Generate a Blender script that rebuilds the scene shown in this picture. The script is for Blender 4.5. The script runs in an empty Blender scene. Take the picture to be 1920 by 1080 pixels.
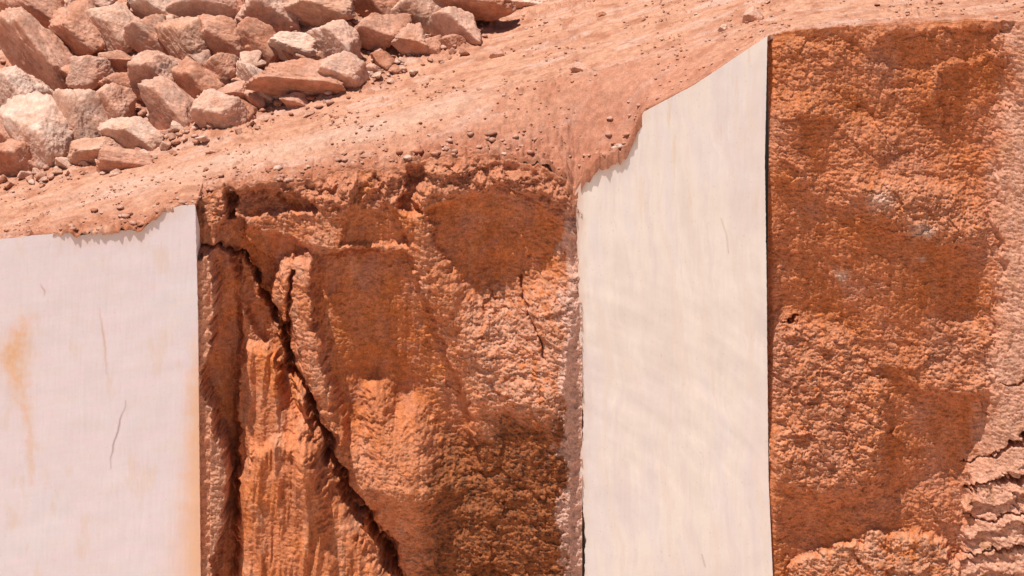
import bpy, bmesh, math, random
import numpy as np
from mathutils import Vector

# ------------------------------------------------------------------ camera, sky, sun, exposure
S = bpy.context.scene
COL = S.collection
PITCH = math.radians(14.0)
DIST = 52.0
FWD = np.array([0.0, math.cos(PITCH), -math.sin(PITCH)])
UP = np.array([0.0, math.sin(PITCH), math.cos(PITCH)])
CAM = -FWD * DIST
cd = bpy.data.cameras.new('camera')
cam = bpy.data.objects.new('camera', cd)
COL.objects.link(cam)
cam.location = CAM
cam.rotation_euler = (math.pi / 2 - PITCH, 0, 0)
cd.sensor_width = 36.0
cd.lens = 36.0 * DIST / 19.2
cd.clip_end = 3000.0
S.camera = cam

SUN = np.array([-0.25, -0.20, 0.945])
SUN /= np.linalg.norm(SUN)
w = bpy.data.worlds.new('World')
S.world = w
w.use_nodes = True
nt = w.node_tree
bg = nt.nodes['Background']
sky = nt.nodes.new('ShaderNodeTexSky')
sky.sky_type = 'NISHITA'
sky.sun_disc = False
sky.sun_elevation = math.asin(SUN[2])
sky.sun_rotation = math.atan2(SUN[0], SUN[1])
nt.links.new(sky.outputs[0], bg.inputs[0])
bg.inputs[1].default_value = 0.05
sl = bpy.data.lights.new('sun', 'SUN')
sl.energy = 5.0
sl.angle = math.radians(0.5)
sl.color = (1.0, 0.965, 0.92)
so = bpy.data.objects.new('sun', sl)
COL.objects.link(so)
so.rotation_euler = Vector(SUN).to_track_quat('Z', 'Y').to_euler()
so.location = (-20, -20, 60)
S.view_settings.view_transform = 'Standard'
S.view_settings.look = 'None'
S.view_settings.gamma = 1.0
S.view_settings.exposure = 0.25

# ------------------------------------------------------------------ noise
def hsh(ix, iy, iz, seed):
    h = (ix.astype(np.int64) * 374761393 + iy.astype(np.int64) * 668265263 + iz.astype(np.int64) * 2147483647 + seed * 974634541) & 0xFFFFFFFF
    h = ((h ^ (h >> 13)) * 1274126177) & 0xFFFFFFFF
    h = ((h ^ (h >> 16)) * 2246822519) & 0xFFFFFFFF
    return ((h ^ (h >> 15)) & 0xFFFFFF) / float(0x1000000)

def fade(t):
    return t * t * t * (t * (t * 6 - 15) + 10)

def perlin2(x, y, seed=0):
    x = np.asarray(x, float); y = np.asarray(y, float)
    ix = np.floor(x); iy = np.floor(y)
    fx = x - ix; fy = y - iy
    z0 = np.zeros_like(ix)
    def g(dx, dy):
        a = hsh(ix + dx, iy + dy, z0, seed) * (2 * math.pi)
        return np.cos(a) * (fx - dx) + np.sin(a) * (fy - dy)
    u = fade(fx); v = fade(fy)
    a = g(0, 0) * (1 - u) + g(1, 0) * u
    b = g(0, 1) * (1 - u) + g(1, 1) * u
    return (a * (1 - v) + b * v) * 1.5

def fbm2(x, y, octv=5, seed=0, gain=0.5, ridge=False):
    s = 0; a = 1.0; n = 0
    for o in range(octv):
        p = perlin2(x, y, seed + o * 17)
        if ridge:
            p = 1 - 2 * np.abs(p)
        s = s + a * p
        n += a
        x = x * 2.03 + 11.7; y = y * 2.03 + 5.3; a *= gain
    return s / n

def worley2(x, y, seed=0):
    ix = np.floor(x); iy = np.floor(y)
    f1 = np.full(x.shape, 9.0); f2 = np.full(x.shape, 9.0); cid = np.zeros(x.shape)
    z0 = np.zeros_like(ix)
    for dx in (-1, 0, 1):
        for dy in (-1, 0, 1):
            cx = ix + dx; cy = iy + dy
            px = cx + hsh(cx, cy, z0, seed); py = cy + hsh(cx, cy, z0, seed + 7)
            d = np.hypot(px - x, py - y)
            c = hsh(cx, cy, z0, seed + 13)
            near = d < f1
            f2 = np.where(near, f1, np.minimum(f2, d))
            cid = np.where(near, c, cid)
            f1 = np.where(near, d, f1)
    return f1, f2, cid

def facets(U, V, cw, ch, seed, A, G, bias=0.0):
    """broken facets: every cell is a small tilted plane of its own (metres)"""
    x = U / cw + 0.35 * fbm2(U / cw * 1.3, V / ch * 1.3, 2, seed + 3); y = V / ch + 0.35 * fbm2(U / cw * 1.3 + 9, V / ch * 1.3, 2, seed + 4)
    ix = np.floor(x); iy = np.floor(y); z0 = np.zeros_like(ix)
    f1 = np.full(x.shape, 9.0); h = np.zeros(x.shape)
    for dx in (-1, 0, 1):
        for dy in (-1, 0, 1):
            cx = ix + dx; cy = iy + dy
            rx = x - cx - hsh(cx, cy, z0, seed); ry = y - cy - hsh(cx, cy, z0, seed + 7)
            d = np.hypot(rx, ry)
            hh = A * (hsh(cx, cy, z0, seed + 13) - 0.5) + G / 100 * ((hsh(cx, cy, z0, seed + 17) * 2 - 1) * rx * cw + (hsh(cx, cy, z0, seed + 19) * 2 - 1 + bias) * ry * ch)
            m = d < f1
            h = np.where(m, hh, h); f1 = np.where(m, d, f1)
    return h

def perlin3(x, y, z, seed=0):
    ix = np.floor(x); iy = np.floor(y); iz = np.floor(z)
    fx = x - ix; fy = y - iy; fz = z - iz
    def g(dx, dy, dz):
        a = hsh(ix + dx, iy + dy, iz + dz, seed) * (2 * math.pi)
        c = hsh(ix + dx, iy + dy, iz + dz, seed + 5) * 2 - 1
        r = np.sqrt(1 - c * c)
        return r * np.cos(a) * (fx - dx) + r * np.sin(a) * (fy - dy) + c * (fz - dz)
    u = fade(fx); v = fade(fy); t = fade(fz)
    def lay(dz):
        a = g(0, 0, dz) * (1 - u) + g(1, 0, dz) * u
        b = g(0, 1, dz) * (1 - u) + g(1, 1, dz) * u
        return a * (1 - v) + b * v
    return (lay(0) * (1 - t) + lay(1) * t) * 1.5

def fbm3(x, y, z, octv=4, seed=0, gain=0.5):
    s = 0; a = 1.0; n = 0
    for o in range(octv):
        s = s + a * perlin3(x, y, z, seed + o * 19)
        n += a
        x = x * 2.03 + 3.1; y = y * 2.03 + 7.7; z = z * 2.03 + 1.3; a *= gain
    return s / n

def sstep(a, b, x):
    t = np.clip((x - a) / (b - a), 0, 1)
    return t * t * (3 - 2 * t)

def lerp(a, b, t):
    return a + (b - a) * t

def poly_sd(U, V, poly):
    """signed distance to a polygon, positive inside"""
    p = np.array(poly, float)
    inside = np.zeros(U.shape, bool)
    dist = np.full(U.shape, 1e9)
    n = len(p)
    for i in range(n):
        x1, y1 = p[i]; x2, y2 = p[(i + 1) % n]
        ex, ey = x2 - x1, y2 - y1
        t = np.clip(((U - x1) * ex + (V - y1) * ey) / (ex * ex + ey * ey + 1e-9), 0, 1)
        dist = np.minimum(dist, np.hypot(U - (x1 + t * ex), V - (y1 + t * ey)))
        cr = ((y1 > V) != (y2 > V)) & (U < (x2 - x1) * (V - y1) / (y2 - y1 + 1e-12) + x1)
        inside ^= cr
    return np.where(inside, dist, -dist)

def line_d(U, V, line):
    """distance to an open polyline and the position along it 0..1"""
    p = np.array(line, float)
    L = np.r_[0, np.cumsum(np.hypot(*np.diff(p, axis=0).T))]
    best = np.full(U.shape, 1e9); pos = np.zeros(U.shape)
    for i in range(len(p) - 1):
        x1, y1 = p[i]; x2, y2 = p[i + 1]
        ex, ey = x2 - x1, y2 - y1
        t = np.clip(((U - x1) * ex + (V - y1) * ey) / (ex * ex + ey * ey + 1e-9), 0, 1)
        d = np.hypot(U - (x1 + t * ex), V - (y1 + t * ey))
        m = d < best
        best = np.where(m, d, best)
        pos = np.where(m, (L[i] + t * (L[i + 1] - L[i])) / L[-1], pos)
    return best, pos

# ------------------------------------------------------------------ where things stand (metres; the rock wall is near the plane y = 0)
def on_plane(u, v, y0):
    u = np.asarray(u, float); v = np.asarray(v, float)
    a = (u - 960) / 100.0; b = -(v - 540) / 100.0
    dy = FWD[1] * DIST + UP[1] * b
    dz = FWD[2] * DIST + UP[2] * b
    t = (np.asarray(y0) - CAM[1]) / dy
    return a * t, CAM[2] + dz * t

Y_LEFT, Y_MID, Y_RIGHT, Y_FAR = -0.75, 0.0, -0.32, -0.22
EDGE = np.array([(-600, 520), (-100, 458), (0, 449), (80, 440), (132, 432), (150, 440), (200, 434), (265, 432), (285, 412), (305, 396), (340, 385), (366, 384),
                 (372, 376), (420, 352), (480, 346), (560, 341), (640, 326), (700, 314), (760, 305), (850, 294), (900, 290), (960, 298),
                 (1020, 310), (1060, 330), (1078, 362), (1100, 322), (1118, 306), (1150, 296), (1172, 284), (1186, 258), (1206, 210), (1300, 160),
                 (1438, 68), (1446, 66), (1480, 58), (1600, 50), (1750, 43), (1880, 38), (1930, 34), (2100, 25), (2600, 0)], float)

def edge_v(u):
    u = np.asarray(u, float)
    a = np.interp(u, [-600, 100, 130, 300, 360, 372, 400, 1040, 1080, 1110, 1195, 1215, 1440, 1450, 2600], [2, 2, 4, 4, 0.5, 2, 10, 10, 5, 6, 6, 0.6, 0.3, 4, 4])
    return np.interp(u, EDGE[:, 0], EDGE[:, 1]) + a * (fbm2(u / 46, u * 0 + 0.5, 3, 401) + 0.8 * fbm2(u / 11, u * 0 + 0.5, 3, 402, 0.6))

def front_y(u):
    return np.interp(u, [-600, 368, 378, 900, 1082, 1084, 1440, 1446, 2600], [Y_LEFT, Y_LEFT, Y_MID, Y_MID, -0.25, Y_RIGHT, Y_RIGHT, Y_FAR, Y_FAR])

_us = np.arange(-600, 2600, 2.0)
_ex, _ez = on_plane(_us, edge_v(_us), front_y(_us))
_o = np.argsort(_ex)
_ex, _ez, _eu = _ex[_o], _ez[_o], _us[_o]
# the terrace behind the edge is one even slope; the crumbling rim drops below it here and there
_pu = np.array([(-700, 575), (0, 447), (400, 350), (800, 256), (1200, 158), (1440, 84), (1520, 62), (1900, 38), (2600, 0)], float)
_px_, _pz_ = on_plane(_us, np.interp(_us, _pu[:, 0], _pu[:, 1]), -0.3)
_ezs = np.interp(_ex, _px_, _pz_)
_k = np.exp(-0.5 * (np.arange(-60, 61) * 0.02 / 0.5) ** 2); _k /= _k.sum()
_ezs = np.convolve(np.pad(_ezs, 60, mode='edge'), _k, 'valid')
GROUND_SLOPE = 0.12
TOE = None

def ground_raw(x, y, fine=True):
    u = np.interp(x, _ex, _eu)
    yf = front_y(u)
    t = np.maximum(y - np.interp(u, [-600, 290, 400, 900, 1030, 1100, 1440, 1446, 2600], [Y_LEFT, Y_LEFT, Y_MID, Y_MID, -0.15, Y_RIGHT, Y_RIGHT, Y_FAR, Y_FAR]), 0)
    z = lerp(np.interp(x, _ex, _ez) + GROUND_SLOPE * t, np.interp(x, _ex, _ezs) + GROUND_SLOPE * (y + 0.3), sstep(-0.2, 1.5, t))
    if TOE is not None:
        q = y - np.interp(x, TOE[0], TOE[1]) + 0.25 * fbm2(x * 0.9, y * 0.9, 3, 3)
        z = z + np.minimum(0.52 * 0.25 * np.log1p(np.exp(np.clip(q / 0.25, -40, 40))), 7.0)
    if fine:
        a = sstep(0.0, 0.5, t)
        z = z + 0.05 * fbm2(x * 0.7, y * 0.5, 3, 21) * a
    return z

def hit_ground(u, v):
    """where the ray through a photo position meets the ground sheet"""
    b = -(v - 540) / 100.0
    d = FWD * DIST + np.array([1, 0, 0]) * (u - 960) / 100.0 + UP * b
    d = d / np.linalg.norm(d)
    ts = np.arange(45.0, 95.0, 0.05)
    P = CAM[None] + ts[:, None] * d[None]
    yf = front_y(np.interp(P[:, 0], _ex, _eu))
    below = (P[:, 2] < ground_raw(P[:, 0], P[:, 1])) & (P[:, 1] > yf)
    i = int(np.argmax(below)) if below.any() else len(ts) - 1
    return P[i]

_toe_px = [(-250, 380), (-60, 352), (120, 335), (270, 290), (400, 262), (520, 218), (640, 188), (720, 150), (800, 118), (870, 98), (930, 52), (960, 10), (985, -50)]
_t = np.array([hit_ground(a, b) for a, b in _toe_px])
TOE = (np.r_[_t[:, 0], _t[-1, 0] + 0.6, _t[-1, 0] + 3], np.r_[_t[:, 1], _t[-1, 1] + 8, _t[-1, 1] + 60])

# ------------------------------------------------------------------ materials
def new_mat(name, rough=0.9):
    m = bpy.data.materials.new(name)
    m.use_nodes = True
    n = m.node_tree.nodes
    p = n['Principled BSDF']
    p.inputs['Roughness'].default_value = rough
    p.inputs['Specular IOR Level'].default_value = 0.15
    return m, m.node_tree, p

def mineral(name, base=None, dark=0.72, light=1.18, scale=9.0, fine=(0.8, 1.15), bump=0.35, bump_dist=0.03, rough=0.92, tint=None, vein=None):
    """mineral surface: colour from the mesh attribute 'stone' or a flat base, broken up by grain at three sizes"""
    m, t, p = new_mat(name, rough)
    N, Lk = t.nodes, t.links
    tc = N.new('ShaderNodeTexCoord')
    if base is None:
        c = N.new('ShaderNodeAttribute'); c.attribute_name = 'stone'; src = c.outputs['Color']
    else:
        oi = N.new('ShaderNodeObjectInfo')
        r = N.new('ShaderNodeValToRGB')
        r.color_ramp.elements[0].color = (*base[0], 1); r.color_ramp.elements[1].color = (*base[-1], 1)
        for i, b in enumerate(base[1:-1]):
            e = r.color_ramp.elements.new((i + 1) / (len(base) - 1)); e.color = (*b, 1)
        nz = N.new('ShaderNodeTexNoise'); nz.inputs['Scale'].default_value = 2.2; nz.inputs['Detail'].default_value = 6
        nz.inputs['Roughness'].default_value = 0.65
        off = N.new('ShaderNodeVectorMath'); off.operation = 'ADD'
        cmb = N.new('ShaderNodeCombineXYZ')
        mm = N.new('ShaderNodeMath'); mm.operation = 'MULTIPLY'; mm.inputs[1].default_value = 37.0
        Lk.new(oi.outputs['Random'], mm.inputs[0]); Lk.new(mm.outputs[0], cmb.inputs[0])
        Lk.new(tc.outputs['Object'], off.inputs[0]); Lk.new(cmb.outputs[0], off.inputs[1])
        Lk.new(off.outputs[0], nz.inputs['Vector'])
        ad = N.new('ShaderNodeMath'); ad.operation = 'MULTIPLY_ADD'; ad.inputs[1].default_value = 0.55
        sb = N.new('ShaderNodeMath'); sb.operation = 'MULTIPLY_ADD'; sb.inputs[1].default_value = 1.5; sb.inputs[2].default_value = -0.5
        Lk.new(nz.outputs['Fac'], sb.inputs[0])
        Lk.new(oi.outputs['Random'], ad.inputs[0]); Lk.new(sb.outputs[0], ad.inputs[2])
        Lk.new(ad.outputs[0], r.inputs[0])
        src = r.outputs[0]
    prev = src
    for sc, lo, hi in ((scale, dark, light), (scale * 5.3, *fine)):
        nz = N.new('ShaderNodeTexNoise'); nz.inputs['Scale'].default_value = sc; nz.inputs['Detail'].default_value = 7
        nz.inputs['Roughness'].default_value = 0.7
        Lk.new(tc.outputs['Object'], nz.inputs['Vector'])
        mr = N.new('ShaderNodeMapRange'); mr.inputs[1].default_value = 0.3; mr.inputs[2].default_value = 0.7
        mr.inputs[3].default_value = lo; mr.inputs[4].default_value = hi
        Lk.new(nz.outputs['Fac'], mr.inputs[0])
        mx = N.new('ShaderNodeMix'); mx.data_type = 'RGBA'; mx.blend_type = 'MULTIPLY'; mx.inputs[0].default_value = 1.0
        Lk.new(prev, mx.inputs[6]); Lk.new(mr.outputs[0], mx.inputs[7])
        prev = mx.outputs[2]
    Lk.new(prev, p.inputs['Base Color'])
    if bump > 0:
        nz = N.new('ShaderNodeTexNoise'); nz.inputs['Scale'].default_value = scale * 1.7; nz.inputs['Detail'].default_value = 9
        nz.inputs['Roughness'].default_value = 0.72
        Lk.new(tc.outputs['Object'], nz.inputs['Vector'])
        bp = N.new('ShaderNodeBump'); bp.inputs['Strength'].default_value = bump; bp.inputs['Distance'].default_value = bump_dist
        Lk.new(nz.outputs['Fac'], bp.inputs['Height']); Lk.new(bp.outputs[0], p.inputs['Normal'])
    return m

M_GROUND = mineral('quarry_soil', scale=8.0, dark=0.72, light=1.18, fine=(0.72, 1.22), bump=0.5, bump_dist=0.04)
M_CLIFF = mineral('stained_rock', scale=8.0, dark=0.70, light=1.34, fine=(0.68, 1.38), bump=0.7, bump_dist=0.045)
M_SAWN = mineral('sawn_marble', scale=3.0, dark=0.98, light=1.02, fine=(0.985, 1.015), bump=0.04, bump_dist=0.006, rough=0.75)
PALE = [(0.60, 0.40, 0.31), (0.72, 0.54, 0.45), (0.55, 0.32, 0.22)]
M_PALE = mineral('pale_pink_stone', [(0.53, 0.25, 0.15), (0.68, 0.40, 0.285), (0.75, 0.525, 0.415)], scale=5, dark=0.62, light=1.22, bump=0.7, bump_dist=0.05)
M_PINK = mineral('pink_stone', [(0.50, 0.21, 0.12), (0.64, 0.335, 0.23), (0.71, 0.455, 0.345)], scale=5, dark=0.62, light=1.22, bump=0.7, bump_dist=0.05)
M_RED = mineral('red_brown_stone', [(0.42, 0.15, 0.075), (0.55, 0.25, 0.155), (0.62, 0.37, 0.27)], scale=5, dark=0.62, light=1.22, bump=0.7, bump_dist=0.05)

# ------------------------------------------------------------------ mesh helpers
def mesh_from(name, co, faces, mat, col=None, smooth=True):
    me = bpy.data.meshes.new(name)
    co = np.asarray(co, np.float32); faces = np.asarray(faces, np.int32)
    k = faces.shape[1]
    me.vertices.add(len(co)); me.vertices.foreach_set('co', co.ravel())
    me.loops.add(faces.size); me.loops.foreach_set('vertex_index', faces.ravel())
    me.polygons.add(len(faces))
    me.polygons.foreach_set('loop_start', np.arange(0, faces.size, k, dtype=np.int32))
    me.polygons.foreach_set('loop_total', np.full(len(faces), k, np.int32))
    if smooth:
        me.polygons.foreach_set('use_smooth', np.ones(len(faces), bool))
    me.update(calc_edges=True)
    if col is not None:
        at = me.attributes.new('stone', 'FLOAT_COLOR', 'POINT')
        c = np.ones((len(co), 4), np.float32); c[:, :3] = col
        at.data.foreach_set('color', c.ravel())
    me.materials.append(mat)
    return me

def grid_faces(nr, nc, flip=False):
    i = np.arange(nr * nc).reshape(nr, nc)
    a, b, c, d = i[:-1, :-1], i[:-1, 1:], i[1:, 1:], i[1:, :-1]
    f = np.stack([a, d, c, b] if not flip else [a, b, c, d], -1).reshape(-1, 4)
    return f

def link(name, me, label=None, cat=None, group=None, kind=None, parent=None):
    o = bpy.data.objects.new(name, me)
    COL.objects.link(o)
    if label: o['label'] = label
    if cat: o['category'] = cat
    if group: o['group'] = group
    if kind: o['kind'] = kind
    if parent: o.parent = parent
    return o

def mixc(c, colr, m):
    return c * (1 - m[..., None]) + np.array(colr) * m[..., None]

# ------------------------------------------------------------------ setting: ground on top, quarry floor below
def heap_drop(x, y):
    """the soil between the boulders lies lower than their middles"""
    return 0.24 * sstep(0.1, 0.9, y - np.interp(x, TOE[0], TOE[1]))

def build_ground():
    x = np.r_[np.linspace(-60, -10.6, 60)[:-1], np.arange(-10.6, 10.9, 0.019), np.linspace(10.9, 60, 60)[1:]]
    t = np.r_[[0.0, 0.004], np.arange(0.01, 3.5, 0.026), np.arange(3.5, 16, 0.05), np.linspace(16, 90, 70)]
    X, T = np.meshgrid(x, t)
    u = np.interp(X, _ex, _eu)
    yf = front_y(u) + 0.02
    for ru, ry in RIM:
        inside = (u > ru[2]) & (u < ru[-3])
        yf = np.where(inside, np.interp(u, ru, ry) + 0.03, yf)
    spill = np.interp(u, [90, 130, 290, 330, 1084, 1100, 1190, 1212], [0.2, 1, 1, 0.2, 0.4, 1, 1, 0])
    yf = yf - np.where((u < 366) | ((u > 1083) & (u < 1440)), spill * (0.055 + 0.045 * fbm2(u / 11, u * 0, 4, 18, 0.55)), 0)
    Y = T + lerp(yf, -0.35, sstep(0.0, 1.6, T))
    Z = ground_raw(X, Y)
    a = sstep(0.05, 0.6, T)
    scr = sstep(-0.6, 0.4, Y - np.interp(X, TOE[0], TOE[1]))
    Z = Z - heap_drop(X, Y)
    # wheel tracks and graded ridges run with the edge, clods and chips everywhere
    k = 0.12 * X
    Z = Z + a * 0.010 * fbm2(X * 0.9 + 40, (Y - k) * 9.0, 4, 66, 0.6) + a * 0.016 * fbm2(X * 0.55 + 3, (Y - k) * 2.6, 4, 31)
    Z = Z + (0.25 + 0.75 * a) * (0.036 + 0.06 * scr) * fbm2(X * 3.1, Y * 2.1, 6, 41, 0.7)
    for t0, w0 in ((2.1, 0.10), (2.55, 0.08), (3.9, 0.12), (4.4, 0.10)):
        rut = np.exp(-((T - t0 - 0.25 * np.sin(X * 0.35 + t0)) / w0) ** 2) * (0.5 + fbm2(X * 0.6, T * 0 + t0, 3, 68)).clip(0, 1)
        Z = Z - 0.05 * rut
    f1, f2, cid = worley2(X * 7.5, Y * 6.0, 5)
    lump = np.clip(0.42 - f1, 0, 1) * (cid > 0.72)
    dens = sstep(-0.1, 0.45, fbm2(X * 0.5, Y * 0.5, 3, 77))
    Z = Z + lump * (0.08 + 0.14 * cid) * np.maximum(dens, scr) * 1.0
    f1, f2, cid = worley2(X * 17, Y * 14, 6)
    Z = Z + np.clip(0.45 - f1, 0, 1) * (cid > 0.55) * 0.06 * (0.4 + dens)
    Z = Z + a * 0.010 * fbm2(X * 14, Y * 9, 3, 43, 0.6)
    # crumbly lip, strongest beside the left block's corner and above the middle face
    lip = np.interp(u, [-600, 60, 120, 290, 330, 372, 400, 900, 1060, 1200, 1230, 2600], [0.2, 0.3, 1.0, 1.0, 0.4, 0.5, 0.8, 1.0, 1.2, 0.9, 0.1, 0.3])
    le = np.exp(-(T / 0.55) ** 2) * lip
    wf1, wf2, wc = worley2(X * 6 + fbm2(X * 4, Y * 4, 2, 2), Y * 6, 12)
    Z = Z + le * (0.16 * np.clip(0.6 - wf1, 0, 1) + 0.10 * fbm2(X * 4, Y * 4, 4, 51, 0.6))
    Z[0] -= 0.16 * sstep(1080, 1092, u[0]) * sstep(1222, 1208, u[0])
    Z[0] -= 0.10 - 0.05 * np.clip(spill[0], 0, 1) * sstep(0, 300, 500 - u[0]) + 0.05 * fbm2(X[0] * 7, X[0] * 0, 5, 19, 0.6); Z[1] -= 0.02
    c = np.broadcast_to(np.array([0.54, 0.268, 0.168]), X.shape + (3,)).copy()
    n1 = fbm2(X * 0.5, (Y - k) * 1.6, 4, 61)
    n2 = fbm2(X * 0.6 + 9, (Y - k) * 2.2, 5, 62, 0.6)
    n3 = fbm2(X * 2.2, Y * 2.2, 4, 63)
    c = mixc(c, (0.43, 0.19, 0.115), sstep(0.0, 0.4, n1) * 0.8)
    n5 = fbm2(X * 5, (Y - k) * 5, 4, 64, 0.65)
    c = c * (1 + 0.28 * n5)[..., None]
    c = mixc(c, (0.58, 0.36, 0.275), sstep(0.0, 0.35, n2) * 0.75)
    n6 = fbm2(X * 0.9 + 40, (Y - k) * 9.0, 4, 66, 0.6)
    c = mixc(c, (0.43, 0.18, 0.105), sstep(0.0, 0.32, n6) * 0.5)
    c = mixc(c, (0.37, 0.145, 0.08), sstep(0.08, 0.4, n3) * 0.7)
    c = mixc(c, (0.40, 0.15, 0.085), np.exp(-(np.maximum(T - 0.1, 0) / 0.5) ** 2) * sstep(-0.1, 0.3, fbm2(X * 1.6, Y * 2.5, 5, 69, 0.65)) * 0.7)
    c = mixc(c, (0.40, 0.145, 0.075), np.clip(le * 0.9 * sstep(-0.3, 0.4, n3 + 0.2), 0, 1))
    red = sstep(560, 1180, u) * sstep(1500, 1180, u) * np.exp(-((T - 0.7) / 1.1) ** 2)
    c = mixc(c, (0.46, 0.19, 0.12), red * 0.6)
    trk = np.exp(-((T - 1.9 - 0.4 * np.sin(X * 0.3)) / 0.5) ** 2) * sstep(500, 300, np.abs(u - 500))
    c = mixc(c, (0.58, 0.36, 0.265), trk * 0.6)
    co = np.stack([X, Y, Z], -1).reshape(-1, 3)
    me = mesh_from('ground', co, grid_faces(*X.shape, flip=True), M_GROUND, c.reshape(-1, 3))
    link('ground', me, 'dusty orange pink quarry terrace sloping up above the rock faces', None, None, 'structure')

FLOOR_Z = -9.0
def build_floor():
    x = np.linspace(-400, 400, 161); y = np.linspace(-600, 4, 121)
    X, Y = np.meshgrid(x, y)
    Z = FLOOR_Z + 0.25 * fbm2(X * 0.08, Y * 0.08, 4, 5)
    c = np.broadcast_to(np.array([0.60, 0.42, 0.33]), X.shape + (3,)).copy()
    c = mixc(c, (0.68, 0.56, 0.48), sstep(-0.1, 0.4, fbm2(X * 0.06, Y * 0.06, 4, 9)))
    me = mesh_from('quarry_floor', np.stack([X, Y, Z], -1).reshape(-1, 3), grid_faces(*X.shape, flip=True), M_GROUND, c.reshape(-1, 3))
    link('quarry_floor', me, None, None, None, 'structure')

# ------------------------------------------------------------------ rough rock faces
CRACK = [(366, 456), (410, 464), (448, 481), (478, 528), (508, 588), (532, 632), (546, 690), (590, 768), (622, 850), (662, 930), (720, 1022), (750, 1085), (790, 1180)]

def rows_for(v0, dense):
    return np.r_[np.arange(0, 1, dense), np.linspace(1, 1.45, 14)[0:]]

def wall_coords(u, t):
    U, T = np.meshgrid(u, t)
    E = edge_v(U)
    V = E + T * (1092 - E)
    return U, T, V

def face_mesh(name, U, T, V, d, col, y0, lipr, mat):
    """turn relief d (metres toward the open side) over the wall into a solid-looking sheet with a cap that runs in under the soil"""
    x, z = on_plane(U, V, y0)
    y = y0 - d
    caps = []
    ccol = []
    for back, drop in ((1.6, 0.45), (0.8, 0.25), (0.35, 0.10), (0.12, 0.03)):
        xb = x[0]; yb = y[0] + back; zb = ground_raw(xb, yb) - drop
        caps.append(np.stack([xb, yb, zb], -1)); ccol.append(col[0])
    co = np.concatenate([np.array(caps), np.stack([x, y, z], -1)], 0)
    cc = np.concatenate([np.array(ccol), col], 0)
    nr, nc = co.shape[:2]
    return mesh_from(name, co.reshape(-1, 3), grid_faces(nr, nc), mat, cc.reshape(-1, 3))

def warp(U, V, amp, sc, seed):
    return (U + amp * fbm2(U / sc, V / sc, 4, seed, 0.6), V + amp * fbm2(U / sc + 31, V / sc + 17, 4, seed + 3, 0.6))

def rough_relief(U, V, seed):
    """broken rock: lumps, ridges and grain (metres)"""
    a, b = warp(U, V, 7, 22, seed + 60)
    R = 0.94 * a + 0.34 * b; Q = 0.94 * b - 0.34 * a
    big = 0.16 * fbm2(U / 120, V / 100, 3, seed)
    med = 0.075 * fbm2(U / 40, V / 30, 5, seed + 40, 0.6, ridge=True) + facets(R, Q, 58, 40, seed + 1, 0.13, 0.30, 0.3)
    chip = facets(R, Q, 25, 15, seed + 2, 0.055, 0.40, 0.35) + facets(a, b, 10.5, 7, seed + 5, 0.026, 0.45, 0.3) + 0.03 * fbm2(U / 14, V / 10, 4, seed + 6, 0.65)
    return big, med, chip

def blur(a, r, axis, it=3):
    r = int(max(r, 1)); k = 2 * r + 1
    for _ in range(it):
        pad = [(0, 0), (0, 0)]; pad[axis] = (r + 1, r)
        c = np.cumsum(np.pad(a, pad, mode='edge'), axis)
        n = a.shape[axis]
        hi = np.take(c, np.arange(k, k + n), axis); lo = np.take(c, np.arange(0, n), axis)
        a = (hi - lo) / k
    return a

def lean_relief(V, lean, mu=0.07, lam=0.12):
    """relief of a face whose planes lean out (+) or in (-) by about the given slope on the way down and to the right"""
    n = int((V.mean(1) < 1095).sum())
    g = blur(blur(lean[:n], 2, 0, 2), 2, 1, 2)
    dv = float(np.mean(np.diff(V[:n].mean(1)))) / 100.0
    g = g - blur(blur(g, 120, 0), 120, 1)
    p = 160
    G = np.pad(g, ((p, p), (p, p)), mode='reflect')
    win = lambda m: np.clip(np.minimum(np.arange(m), np.arange(m)[::-1]) / p, 0, 1)
    G = G * win(G.shape[0])[:, None] * win(G.shape[1])[None]
    kv = 2 * math.pi * np.fft.fftfreq(G.shape[0], dv)[:, None]; ku = 2 * math.pi * np.fft.fftfreq(G.shape[1], 0.013)[None]
    q = kv + 0.27 * ku
    D = np.fft.fft2(G) * (-1j * q) / (q * q + mu * (kv * kv + ku * ku) + lam)
    d = np.real(np.fft.ifft2(D))[p:p + n, p:p + g.shape[1]]
    return np.r_[d, np.repeat(d[-1:], V.shape[0] - n, 0)]

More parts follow.
